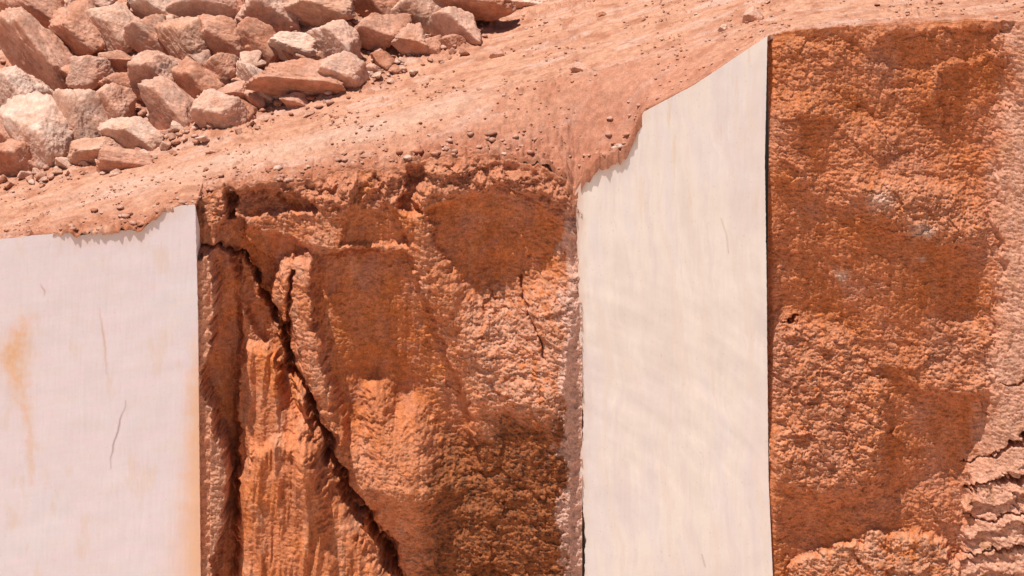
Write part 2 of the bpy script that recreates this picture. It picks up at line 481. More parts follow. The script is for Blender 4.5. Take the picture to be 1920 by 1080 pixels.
RIM = []
def build_mid_face():
    u = np.arange(364, 1092, 1.3)
    t = rows_for(0, 1.35 / 760)
    U, T, V = wall_coords(u, t)
    wu, wv = warp(U, V, 15, 44, 3)
    wU, wV = warp(wu, wv, 5, 11, 8)
    big, med, chip = rough_relief(U, V, 100)
    def pm(poly, soft=4, fall=0):
        # crisp along its upper edge, running out over 'fall' pixels towards its lower one
        vs_ = [q[1] for q in poly]
        k = np.clip((V - min(vs_)) / (max(vs_) - min(vs_)), 0, 1) ** 2
        sf = soft + fall * k
        return sstep(-soft - fall * k * 0.3, soft + 1.7 * fall * k, poly_sd(wU, wV, poly))
    d = 0.02 + 0.022 * (V - 350) / 100 + 0.31 * sstep(900, 1070, U)
    d0 = d.copy()
    rough = np.full(U.shape, 0.55)
    # tall smooth recess in the middle
    p4 = pm([(586, 474), (640, 468), (700, 464), (748, 470), (772, 480), (792, 545), (812, 600), (846, 690), (878, 760), (900, 900), (640, 900), (634, 800), (622, 740), (604, 640), (592, 590), (584, 540)], 6)
    floor4 = 0.70 * sstep(930, 690, V + 0.35 * (700 - U)) + 0.04
    p4 = p4 * floor4 / 0.74
    p4s = sstep(-40, 40, poly_sd(wU, wV, [(588, 468), (772, 468), (810, 600), (870, 760), (860, 850), (700, 720), (622, 720), (590, 600)]))
    d -= 0.24 * p4 + 0.05 * p4s
    def core(poly, a, b):
        return sstep(a, b, poly_sd(wU, wV, poly))
    rough *= 1 - 0.62 * p4 * core([(588, 468), (700, 462), (762, 468), (780, 560), (800, 640), (810, 710), (800, 790), (720, 790), (650, 800), (622, 690), (600, 620), (586, 560)], -10, 36)
    # hollow under the crust at right
    p5 = pm([(800, 388), (850, 376), (900, 356), (950, 336), (1000, 348), (1040, 385), (1052, 440), (1034, 500), (1010, 560), (930, 600), (890, 585), (866, 545), (848, 510), (826, 460), (808, 425)], 6 + 14 * sstep(900, 1000, U))
    p5 = p5 * sstep(640, 500, V + 0.15 * (U - 900))
    d -= 0.13 * p5
    rough *= 1 - 0.62 * p5 * core([(796, 388), (900, 352), (960, 350), (1005, 395), (1000, 460), (960, 510), (905, 510), (850, 520), (812, 430)], -4, 22)
    # wedge below the middle of the crust
    p2 = pm([(672, 318), (706, 314), (722, 372), (740, 385), (764, 452), (640, 456), (652, 400)], 5)
    d -= 0.16 * p2
    rough *= 1 - 0.5 * p2
    # ledge line and the undercut strip below it
    ld, _ = line_d(wU, wV, [(560, 462), (640, 470), (730, 462), (765, 452)])
    d -= 0.10 * np.exp(-(ld / 9) ** 2)
    # dark notch and its side in the crust
    pn = pm([(764, 314), (790, 312), (800, 330), (784, 352), (778, 376), (790, 396), (770, 402), (748, 390), (760, 352)], 5)
    d -= 0.34 * pn
    # dark bay under the crust at left
    p1 = pm([(424, 356), (470, 350), (520, 362), (590, 372), (600, 394), (520, 400), (470, 410), (452, 440), (470, 470), (520, 500), (500, 560), (470, 500), (440, 470), (408, 462), (412, 420), (422, 400)], 6)
    d -= 0.24 * p1
    rough *= 1 - 0.55 * p1
    pb = pm([(422, 352), (440, 348), (440, 410), (424, 412)], 4)
    d -= 0.4 * pb
    pq = pm([(432, 404), (470, 430), (530, 446), (580, 470), (548, 482), (514, 498), (508, 560), (520, 612), (500, 580), (476, 528), (448, 480), (414, 458), (420, 420)], 7)
    d -= 0.14 * pq
    rough *= 1 - 0.75 * pq
    # lit rib beside the upper crack
    pr = pm([(520, 498), (548, 482), (582, 492), (590, 540), (588, 600), (604, 660), (626, 720), (650, 780), (640, 830), (610, 770), (570, 700), (556, 640), (544, 590), (536, 560)], 6)
    d += 0.34 * pr
    pr2 = pm([(510, 500), (528, 505), (548, 530), (540, 600), (526, 618), (512, 590)], 5)
    d += 0.10 * pr2
    # lower left pillars
    pl = pm([(446, 690), (470, 650), (500, 660), (520, 690), (532, 760), (560, 800), (590, 840), (612, 900), (650, 960), (700, 1040), (730, 1100), (700, 1400), (446, 1400)], 8)
    d += 0.22 * pl
    flute = fbm2(U / 52 + 0.35 * fbm2(U / 60, V / 110, 3, 70), V / 380, 3, 71, 0.5, ridge=True)
    lp2 = pm([(450, 900), (480, 830), (520, 812), (580, 830), (606, 880), (612, 960), (640, 1100), (640, 1400), (450, 1400)], 10)
    d += 0.20 * lp2
    d += (0.15 * pl + 0.10 * lp2) * flute
    rough *= 1 - 0.82 * pl
    # shaded slot left of the pillars, ribs against the left block
    ps = pm([(404, 462), (440, 480), (452, 560), (448, 690), (446, 1400), (396, 1400), (404, 1080), (430, 950), (434, 860), (412, 760), (384, 706), (396, 640), (412, 560)], 5)
    d -= 0.20 * ps
    rough *= 1 - 0.6 * ps
    s1 = pm([(360, 466), (396, 468), (408, 500), (410, 560), (398, 640), (384, 700), (360, 704)], 4)
    s2 = pm([(360, 690), (384, 712), (402, 745), (410, 770), (432, 850), (434, 915), (418, 985), (402, 1030), (398, 1400), (360, 1400)], 4)
    d += 0.66 * s1 + 0.68 * s2
    # the slot's own thin vertical crack
    cd1, _ = line_d(wu, wv, [(440, 480), (444, 560), (448, 640), (446, 720), (440, 830), (440, 1090)])
    d -= 0.09 * np.exp(-(cd1 / 3.0) ** 2)
    # spires
    for px, py, wd in ((706, 700, 30), (772, 742, 34), (566, 700, 20)):
        m = sstep(0, 1, np.clip((V - py) / 50, 0, 1)) * np.exp(-((wU - px - 0.08 * (V - py)) / (wd * (0.5 + np.clip((V - py) / 170, 0, 1)))) ** 2) * sstep(py + 330, py + 120, V)
        d += 0.42 * m
    # smooth lower flank right of the crack
    pf = pm([(590, 770), (640, 800), (700, 880), (690, 960), (740, 1080), (690, 1010), (650, 900)], 8)
    d += 0.10 * pf
    # recess under spires
    p6 = pm([(612, 702), (690, 690), (700, 720), (690, 800), (650, 800), (630, 760)], 7)
    d -= 0.05 * p6
    rough *= 1 - 0.6 * p6
    # diagonal lit rib between the two hollows
    rb, _ = line_d(wU, wV, [(778, 400), (800, 460), (826, 530), (860, 590), (910, 660)])
    d += 0.20 * np.exp(-(rb / 30) ** 2)
    # broken lit field at right and dark crumbly field below it
    pfield = sstep(-34, 34, 40 * fbm2(U / 70, V / 70, 4, 378, 0.6) + poly_sd(wU, wV, [(880, 560), (1000, 540), (1090, 500), (1090, 770), (980, 770), (900, 740), (860, 640)]))
    rough += 0.55 * pfield
    d += 0.08 * pfield
    pc = sstep(-38, 38, 60 * fbm2(U / 80, V / 70, 4, 377, 0.6) + poly_sd(wU, wV, [(840, 840), (930, 790), (1060, 760), (1090, 780), (1090, 1400), (780, 1400), (800, 1000), (800, 900)]))
    rough += 0.55 * pc
    d -= 0.10 * pc
    e = T * (1092 - edge_v(U))
    crust = sstep(95, 40, e + 26 * fbm2(U / 45, V / 45, 3, 15)) * sstep(385, 430, U)
    rough += 0.8 * crust
    # main crack
    cl, cp = line_d(wu + 3 * fbm2(U / 14, V / 20, 3, 363), wv, CRACK)
    wdt = np.interp(cp, [0, 0.05, 0.2, 0.35, 0.5, 0.75, 1], [2.5, 4, 9, 12, 10, 14, 17])
    wdt = wdt * (0.85 + 1.3 * fbm2(U / 42, V / 52, 4, 361, 0.6)).clip(0.2, 2.1)
    d -= 0.20 * np.exp(-(cl / 26) ** 2) * sstep(0.05, 0.3, cp)
    d += 0.16 * (cl < wdt * 1.3) * np.clip(fbm2(U / 9, V / 9, 3, 364), 0, 1)
    d -= (0.55 + 0.5 * fbm2(U / 16, V / 16, 3, 362)) * np.clip(1.4 - cl / wdt, 0, 1) ** 0.8
    c2, _ = line_d(wu, wv, [(548, 505), (546, 560), (538, 600), (534, 628)])
    d -= 0.3 * np.exp(-(c2 / 3.2) ** 2)
    c3, _ = line_d(wu, wv, [(976, 520), (984, 560), (1000, 600), (1020, 660)])
    d -= 0.14 * np.exp(-(c3 / 3) ** 2)
    # material left of the crack lies lower (a fallen strip in shade)
    pcr = pm([(430, 486), (462, 500), (500, 580), (530, 650), (548, 720), (590, 800), (560, 790), (534, 740), (518, 680), (480, 640), (452, 560)], 6)
    d -= 0.26 * pcr
    brk = 34 * fbm2(U / 62, V / 62, 5, 371, 0.62) + 10 * fbm2(U / 9, V / 7, 3, 372)
    def soft(poly, w):
        return sstep(-w, w, poly_sd(wU, wV, poly) + brk)
    lean = 0.02 + 0.0 * U
    lean = lerp(lean, 0.38, np.clip(pr + pr2 + pl + 0.8 * pfield, 0, 1))
    dark = np.maximum.reduce([soft([(586, 470), (760, 470), (800, 560), (850, 690), (880, 780), (840, 830), (780, 800), (700, 720), (622, 720), (596, 600)], 16),
                              soft([(800, 386), (900, 352), (1000, 345), (1046, 400), (1040, 490), (980, 545), (880, 560), (840, 510)], 24),
                              soft([(672, 316), (706, 314), (722, 372), (764, 452), (640, 458), (652, 400)], 7),
                              soft([(424, 356), (590, 372), (600, 392), (470, 410), (560, 440), (585, 470), (514, 498), (520, 612), (476, 528), (448, 480), (408, 462)], 10) * 0.9,
                              soft([(612, 700), (700, 700), (700, 730), (690, 800), (640, 790)], 9), pcr, ps])
    lean = lerp(lean, -0.36, dark)
    lean = lerp(lean, 0.02, pc * 0.8)
    lean = lerp(lean, 0.22, sstep(-6, 8, poly_sd(wU, wV, [(700, 696), (716, 720), (730, 770), (760, 738), (780, 742), (800, 800), (850, 860), (800, 960), (700, 870), (690, 790)])))
    lean = lean + 0.22 * fbm2(U / 70, V / 60, 4, 340)
    d = d + lean_relief(V, lean)
    streak = 0.030 * fbm2(U / 9 + 0.4 * fbm2(U / 40, V / 60, 2, 345), V / 110, 4, 341, 0.55)
    grain = 0.040 * fbm2((U + 0.5 * V) / 17, V / 8, 5, 346, 0.68, ridge=True) + 0.014 * fbm2(U / 4.2, V / 3.2, 3, 348, 0.7)
    d += rough * (big * 0.7 + med * 0.34 + chip * 0.34 + grain) + (1 - np.clip(rough, 0, 1)) * (0.4 * big + 0.4 * grain) + streak * np.clip(1.3 - 0.6 * rough, 0.5, 1)
    cf1, cf2, cc_ = worley2(wU / 25, wV / 21, 347)
    d += crust * 0.17 * np.clip(0.62 - cf1, -0.2, 1)
    d += 0.010 * fbm2(U / 5, V / 5, 3, 342, 0.6)
    d = np.where(U > 1050, np.minimum(d, lerp(0.6, 0.33 + 0.07 * fbm2(U / 13, V / 16, 5, 334, 0.65), sstep(1050, 1082, U))), d)
    d = np.where(U < 402, np.minimum(d, 0.66 + 0.05 * fbm2(U / 12, V / 14, 3, 333)), d)
    d += 0.035 * fbm2(U / 30, V / 90, 4, 222) + 0.022 * fbm2(U / 9, V / 9, 3, 223)
    d += crust * 0.10 * fbm2(U / 18, V / 18, 3, 260)
    d -= 0.10 * np.exp(-e / 8) + 0.10 * np.exp(-e / 30) * (0.5 + fbm2(U / 20, V / 20, 2, 90))
    d = d0 + (d - d0) * sstep(-4, 26, e + 14 * fbm2(U / 18, V / 18, 3, 91))
    RIM.append((U[0], Y_MID - d[0]))
    # ----- colour: iron-stained clay film on the broken planes, pale stone where it is freshly broken, recesses deepened to add to their shade
    c = np.broadcast_to(np.array([0.54, 0.185, 0.078]), U.shape + (3,)).copy()
    n1 = fbm2(U / 90, V / 110, 4, 301); n2 = fbm2(U / 30, V / 60, 4, 302); n3 = fbm2(U / 12, V / 12, 4, 303)
    c = mixc(c, (0.55, 0.165, 0.045), sstep(-0.1, 0.5, n1) * 0.8)
    c = mixc(c, (0.52, 0.225, 0.135), sstep(0.1, 0.5, -n1) * 0.7)
    c = mixc(c, (0.56, 0.30, 0.185), sstep(0.0, 0.6, n2) * 0.5)
    c = mixc(c, (0.58, 0.275, 0.17), np.clip(rough * 0.6, 0, 0.65) * sstep(-0.5, 0.25, n3 + 0.5 * n2))
    c = mixc(c, (0.47, 0.138, 0.040), np.clip(p4 + p5 * 0.9 + p2 * 0.6 + 0.5 * pq, 0, 1) * np.clip(0.40 + 0.5 * n1 + 0.5 * n2, 0, 0.9))  # shade of the recesses put into the colour as a deeper brown
    c = mixc(c, (0.62, 0.325, 0.215), np.clip(pfield * 0.6 * sstep(-0.35, 0.3, n3), 0, 1))
    c = mixc(c, (0.46, 0.18, 0.10), np.clip(crust * 0.7, 0, 1))
    c = mixc(c, (0.24, 0.085, 0.04), crust * sstep(0.1, 0.5, n3 + 0.4 * n2) * 0.7)
    run = fbm2(wu / 24, V / 200, 4, 350, 0.6)
    c = mixc(c, (0.34, 0.105, 0.04), sstep(0.08, 0.45, run) * 0.5 * (1 - crust))
    c = mixc(c, (0.60, 0.28, 0.16), sstep(0.1, 0.45, -run) * 0.35)
    c = mixc(c, (0.57, 0.29, 0.185), np.clip((s1 + s2) * 0.7, 0, 1))
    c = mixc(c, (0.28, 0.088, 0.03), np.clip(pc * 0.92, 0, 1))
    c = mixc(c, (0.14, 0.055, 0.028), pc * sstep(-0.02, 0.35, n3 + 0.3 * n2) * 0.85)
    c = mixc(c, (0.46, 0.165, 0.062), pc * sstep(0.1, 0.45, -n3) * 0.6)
    c = mixc(c, (0.66, 0.40, 0.31), sstep(1046, 1062, U + 60 * fbm2(U / 40, V / 70, 5, 383, 0.65)) * sstep(360, 420, V) * 0.75)
    blot = fbm2(wU / 44, wV / 40, 5, 381, 0.62)
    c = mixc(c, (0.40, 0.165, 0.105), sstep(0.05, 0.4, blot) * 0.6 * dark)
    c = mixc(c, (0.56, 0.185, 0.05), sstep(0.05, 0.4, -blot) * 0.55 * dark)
    c = mixc(c, (0.27, 0.095, 0.05), sstep(0.3, 0.55, fbm2(U / 15, V / 15, 4, 382, 0.6)) * 0.5)
    c = mixc(c, (0.16, 0.075, 0.045), np.exp(-(cl / (wdt * 1.6)) ** 2) * sstep(-0.3, 0.5, n3) * 0.5)
    c = c * np.array([0.97, 0.965, 0.96])
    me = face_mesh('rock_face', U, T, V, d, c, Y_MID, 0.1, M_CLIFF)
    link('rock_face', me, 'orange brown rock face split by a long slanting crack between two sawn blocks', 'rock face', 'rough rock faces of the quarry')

def build_right_face():
    u = np.r_[np.arange(1441, 1935, 1.3), np.linspace(1936, 2600, 60)]
    t = rows_for(0, 1.35 / 1030)
    U, T, V = wall_coords(u, t)
    wu, wv = warp(U, V, 20, 55, 503)
    wU, wV = warp(wu, wv, 7, 13, 508)
    big, med, chip = rough_relief(U, V, 600)
    def pm(poly, soft=6, fall=0):
        vs_ = [q[1] for q in poly]
        k = np.clip((V - min(vs_)) / (max(vs_) - min(vs_)), 0, 1) ** 2
        sf = soft + fall * k
        return sstep(-soft - fall * k * 0.4, soft + 1.6 * fall * k, poly_sd(wU, wV, poly))
    d = 0.004 * (V - 60) / 100 - 0.035 * (U - 1440) / 100 + 0.42 * sstep(1800, 1940, U)
    d0 = d.copy()
    rough = np.full(U.shape, 0.7)
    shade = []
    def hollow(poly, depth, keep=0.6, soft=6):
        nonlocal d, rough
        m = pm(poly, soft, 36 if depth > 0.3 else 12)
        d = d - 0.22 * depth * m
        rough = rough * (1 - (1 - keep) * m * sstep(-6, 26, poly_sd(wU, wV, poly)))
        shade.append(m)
    hollow([(1650, 78), (1700, 58), (1780, 52), (1860, 56), (1880, 90), (1840, 130), (1760, 135), (1740, 160), (1700, 158), (1660, 150), (1645, 120)], 0.42, 0.6)
    hollow([(1762, 140), (1830, 120), (1900, 100), (1896, 180), (1860, 240), (1862, 330), (1838, 332), (1800, 310), (1772, 275), (1758, 220)], 0.45, 0.6)
    hollow([(1452, 104), (1500, 100), (1512, 132), (1478, 142), (1456, 130)], 0.14)
    hollow([(1516, 104), (1548, 102), (1552, 126), (1520, 128)], 0.16)
    hollow([(1594, 82), (1612, 76), (1634, 92), (1632, 118), (1602, 118), (1590, 100)], 0.24)
    hollow([(1586, 200), (1620, 190), (1660, 220), (1650, 236), (1610, 226)], 0.2)
    hollow([(1705, 200), (1752, 196), (1760, 260), (1720, 250)], 0.18)
    hollow([(1492, 214), (1560, 216), (1590, 250), (1578, 320), (1520, 345), (1500, 300)], 0.24)
    hollow([(1444, 330), (1500, 350), (1600, 400), (1700, 440), (1840, 460), (1850, 560), (1800, 590), (1730, 640), (1640, 640), (1560, 600), (1500, 596), (1444, 590)], 0.2, 0.62, 14)
    hollow([(1652, 690), (1700, 720), (1780, 740), (1850, 740), (1850, 860), (1800, 910), (1720, 930), (1640, 960), (1560, 985), (1470, 1050), (1452, 1060), (1452, 950), (1560, 925), (1640, 910), (1660, 850), (1664, 760)], 0.42, 0.6, 9)
    hollow([(1476, 640), (1510, 630), (1560, 670), (1530, 700), (1490, 690)], 0.14)
    # lit bulges
    def bulge(poly, h, r=0.5, soft=10):
        nonlocal d, rough
        m = pm(poly, soft)
        d = d + 0.6 * h * m
        rough = rough + r * m
        return m
    b1 = bulge([(1444, 610), (1520, 615), (1600, 640), (1650, 690), (1662, 760), (1655, 850), (1640, 890), (1540, 910), (1450, 900)], 0.12, 0.55, 25)
    b2 = bulge([(1590, 330), (1680, 340), (1800, 350), (1850, 390), (1840, 460), (1740, 440), (1640, 400)], 0.12, 0.4, 16)
    b3 = bulge([(1480, 1060), (1540, 1025), (1640, 1000), (1740, 1008), (1790, 1040), (1820, 1400), (1460, 1400)], 0.30, 0.5, 8)
    b4 = bulge([(1740, 620), (1850, 590), (1880, 700), (1850, 750), (1780, 740), (1730, 700)], 0.06, 0.4, 20)
    right = sstep(-5, 6, U + 44 * fbm2(U / 60, V / 75, 5, 44, 0.6) - np.interp(V, [40, 200, 350, 450, 600, 750, 850, 950, 1080], [1900, 1890, 1862, 1880, 1868, 1850, 1830, 1815, 1790]))
    rough = rough * (1 - 0.68 * right)
    d = d + 0.10 * right
    # bedded, cracked stone at the lower right
    bed = sstep(840, 900, V + 0.42 * (U - 1900) + 14 * fbm2(U / 40, V / 40, 3, 47)) * right
    q = (V + 0.42 * (U - 1900) + 34 * fbm2(U / 60, V / 50, 5, 48, 0.6)) / 44.0
    fr = q - np.floor(q)
    d = d + bed * (0.13 * fr + 0.10 * facets(U, V, 34, 24, 49, 1.0, 0.2))
    for ln, wdt, dep in (([(1810, 872), (1850, 855), (1880, 836), (1925, 806)], 7, 0.5), ([(1815, 925), (1850, 905), (1890, 890), (1930, 878)], 8, 0.5),
                         ([(1805, 975), (1840, 975), (1880, 960), (1930, 948)], 5, 0.3), ([(1800, 1045), (1850, 1025), (1930, 1015)], 4, 0.25), ([(1470, 608), (1500, 596)], 4, 0.3),
                         ([(1860, 722), (1900, 708), (1930, 700)], 4, 0.18)):
        ll, lpos = line_d(wu + 10 * fbm2(U / 22, V / 22, 4, 58, 0.6), wv + 14 * fbm2(U / 26, V / 22, 4, 59, 0.6), ln)
        d = d - dep * np.clip(1.2 - ll / (wdt * (0.2 + 1.0 * lpos) * (0.75 + 0.6 * fbm2(U / 24, V / 24, 3, 57)).clip(0.15, 2)), 0, 1)
    brk = 34 * fbm2(U / 66, V / 60, 5, 871, 0.62) + 10 * fbm2(U / 9, V / 7, 3, 872)
    def soft(poly, w):
        return sstep(-w, w, poly_sd(wU, wV, poly) + brk)
    lean = -0.06 + 0.0 * U
    lit = np.maximum.reduce([soft([(1444, 130), (1500, 140), (1590, 150), (1640, 170), (1660, 250), (1760, 290), (1830, 340), (1850, 450), (1780, 470), (1700, 420), (1590, 340), (1560, 260), (1444, 235)], 24),
                             soft([(1450, 62), (1640, 60), (1640, 110), (1450, 120)], 18) * 0.8,
                             soft([(1444, 610), (1520, 615), (1600, 640), (1650, 690), (1662, 760), (1655, 850), (1640, 890), (1540, 910), (1450, 900)], 26),
                             soft([(1740, 620), (1850, 590), (1880, 700), (1850, 750), (1780, 740), (1730, 700)], 22) * 0.9,
                             soft([(1480, 1070), (1540, 1025), (1640, 1000), (1740, 1008), (1790, 1040), (1820, 1400), (1460, 1400)], 22)])
    dark = np.maximum.reduce([soft([(1444, 300), (1520, 350), (1620, 410), (1700, 440), (1840, 460), (1850, 560), (1800, 590), (1730, 640), (1640, 640), (1560, 600), (1444, 590)], 26) * 0.8,
                              soft([(1762, 140), (1830, 120), (1900, 100), (1896, 180), (1860, 240), (1862, 330), (1838, 332), (1800, 310), (1772, 275), (1758, 220)], 9),
                              soft([(1650, 78), (1700, 58), (1860, 50), (1880, 90), (1760, 135), (1700, 158), (1660, 150)], 12),
                              soft([(1664, 700), (1780, 740), (1850, 750), (1850, 860), (1800, 910), (1640, 960), (1452, 1060), (1452, 950), (1640, 910)], 16),
                              soft([(1500, 214), (1560, 220), (1580, 270), (1560, 330), (1500, 310)], 14)])
    lean = lerp(lerp(lean, 0.22, lit), -0.26, dark)
    lean = lerp(lean, 0.18, right)
    lean = lean + 0.24 * fbm2(U / 75, V / 55, 4, 840)
    m = int((U[0] < 1935).sum())
    rl = lean_relief(V[:, :m], lean[:, :m])
    d = d + np.c_[rl, np.repeat(rl[:, -1:], U.shape[1] - m, 1)]
    streak = 0.024 * fbm2(U / 9 + 0.4 * fbm2(U / 40, V / 60, 2, 845), V / 90, 4, 841, 0.55)
    grain = 0.040 * fbm2((U + 0.4 * V) / 17, V / 7.5, 5, 846, 0.68, ridge=True) + 0.014 * fbm2(U / 4.2, V / 3.2, 3, 848, 0.7)
    d = d + rough * (big * 0.6 + med * 0.34 + chip * 0.36 + grain) + (1 - np.clip(rough, 0, 1)) * 0.5 * grain + streak * np.clip(1.2 - 0.6 * rough, 0.5, 1) + 0.010 * fbm2(U / 5, V / 5, 3, 842, 0.6)
    d = d + 0.03 * fbm2(U / 30, V / 80, 4, 722) + 0.022 * fbm2(U / 9, V / 9, 3, 723)
    e = T * (1092 - edge_v(U))
    d = d - 0.10 * np.exp(-e / 9)
    d = d0 + (d - d0) * sstep(-4, 24, e + 12 * fbm2(U / 18, V / 18, 3, 791))
    RIM.append((U[0], Y_FAR - d[0]))
    # the strip next to the saw cut stays behind the sawn block
    d = d - 0.16 * np.exp(-((U - 1441) / 7) ** 2)
    c = np.broadcast_to(np.array([0.54, 0.185, 0.078]), U.shape + (3,)).copy()
    n1 = fbm2(U / 100, V / 120, 4, 801); n2 = fbm2(U / 30, V / 50, 4, 802); n3 = fbm2(U / 12, V / 10, 4, 803)
    c = mixc(c, (0.54, 0.165, 0.045), sstep(-0.1, 0.4, n1) * 0.8)
    c = mixc(c, (0.50, 0.21, 0.125), sstep(0.1, 0.5, -n1) * 0.7)
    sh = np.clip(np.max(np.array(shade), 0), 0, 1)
    run = fbm2(wu / 26, V / 150, 4, 850, 0.6)
    c = mixc(c, (0.36, 0.115, 0.045), sstep(0.08, 0.45, run) * 0.4)
    c = mixc(c, (0.60, 0.29, 0.17), sstep(0.1, 0.45, -run) * 0.3)
    c = mixc(c, (0.57, 0.245, 0.14), np.clip(rough * 0.5, 0, 0.5) * sstep(-0.5, 0.3, n3 + 0.5 * n2))
    c = mixc(c, (0.46, 0.14, 0.045), sh * np.clip(0.3 + 0.6 * n1 + 0.6 * n2, 0, 0.8))  # hollows tinted deeper, part of their shade is in the colour
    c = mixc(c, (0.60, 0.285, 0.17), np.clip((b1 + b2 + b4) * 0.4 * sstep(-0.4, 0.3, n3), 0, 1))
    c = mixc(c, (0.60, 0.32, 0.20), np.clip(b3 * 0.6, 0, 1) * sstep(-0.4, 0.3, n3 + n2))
    rsoft = sstep(-34, 30, U + 50 * fbm2(U / 60, V / 60, 5, 44, 0.65) - np.interp(V, [40, 200, 350, 450, 600, 750, 850, 950, 1080], [1905, 1895, 1865, 1882, 1870, 1852, 1832, 1816, 1792]))
    c = mixc(c, (0.66, 0.37, 0.26), rsoft * 0.8)
    c = mixc(c, (0.55, 0.25, 0.14), rsoft * sstep(0.0, 0.4, fbm2(U / 10, V / 140, 4, 860, 0.6)) * 0.6)
    c = mixc(c, (0.50, 0.25, 0.14), right * sstep(0.1, 0.5, n2) * 0.7)
    for px, py, r in ((1648, 372, 26), (1585, 520, 14), (1730, 430, 20), (1730, 480, 10)):
        c = mixc(c, (0.66, 0.43, 0.32), np.exp(-(((wU - px) / r) ** 2 + ((wV - py) / (r * 0.6)) ** 2)) * 0.8)
    c = c * np.array([0.95, 0.94, 0.94])
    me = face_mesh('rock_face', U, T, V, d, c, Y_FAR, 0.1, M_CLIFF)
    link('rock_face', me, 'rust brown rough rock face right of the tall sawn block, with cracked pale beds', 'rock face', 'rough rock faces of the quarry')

# ------------------------------------------------------------------ sawn blocks
def block(name, u0f, u1f, y0, us, seed, colour, label):
    vs = np.r_[np.arange(0, 1.0, 1 / 360), np.linspace(1, 1.45, 10)]
    A, T = np.meshgrid(us, vs)
    ev = edge_v(u0f(0) + A * (u1f(0) - u0f(0)))
    # left and right borders may lean and wander
    V = ev + T * (1092 - ev)
    U = u0f(V) + A * (u1f(V) - u0f(V))
    E = edge_v(U)
    V = E + T * (1092 - E)
    V = V + (1 - np.clip(T * 60, 0, 1)) * 3 * fbm2(U / 12, U * 0, 3, seed) * np.interp(U, [0, 60, 120, 300, 360, 1080, 1200, 1225], [0.4, 0.4, 0.5, 0.5, 0.3, 0.3, 0.3, 0.2])
    x, z = on_plane(U, V, y0)
    y = y0 + 0.012 * fbm2(U / 160, V / 160, 3, seed + 1) + 0.002 * fbm2(U / 8, V / 60, 3, seed + 2)
    c = colour(U, V)
    nr, nc = x.shape
    front = np.stack([x, y, z], -1).reshape(-1, 3)
    idx = np.arange(nr * nc).reshape(nr, nc)
    ring = np.r_[idx[0, :], idx[1:, -1], idx[-1, -2::-1], idx[-2:0:-1, 0]]
    b1 = front[ring].copy(); b1[:, 1] += 2.4; b1[:, 2] -= 2.2
    n0 = len(front)
    co = np.r_[front, front[ring], b1]
    k = len(ring)
    i0 = n0 + np.arange(k); i1 = n0 + np.roll(np.arange(k), -1)
    sides = np.stack([i0, i1, i1 + k, i0 + k], -1)
    f = np.r_[grid_faces(nr, nc), sides]
    # back: strip of quads between left and right halves of the ring
    top = [n0 + k + i for i in range(nc)]
    bot = [n0 + k + (nc + nr - 2) + (nc - 1 - i) for i in range(nc)]
    back = np.array([[top[i], bot[i], bot[i + 1], top[i + 1]] for i in range(nc - 1)])[:, ::-1]
    f = np.r_[f, back]
    cc = c.reshape(-1, 3)
    cc = np.r_[cc, cc[ring], cc[ring]]
    me = mesh_from(name, co, f, M_SAWN, cc)
    at = np.ones(len(f), bool); at[(nr - 1) * (nc - 1):] = False
    me.polygons.foreach_set('use_smooth', at)
    return link(name, me, label, 'stone block', 'sawn pale stone blocks')

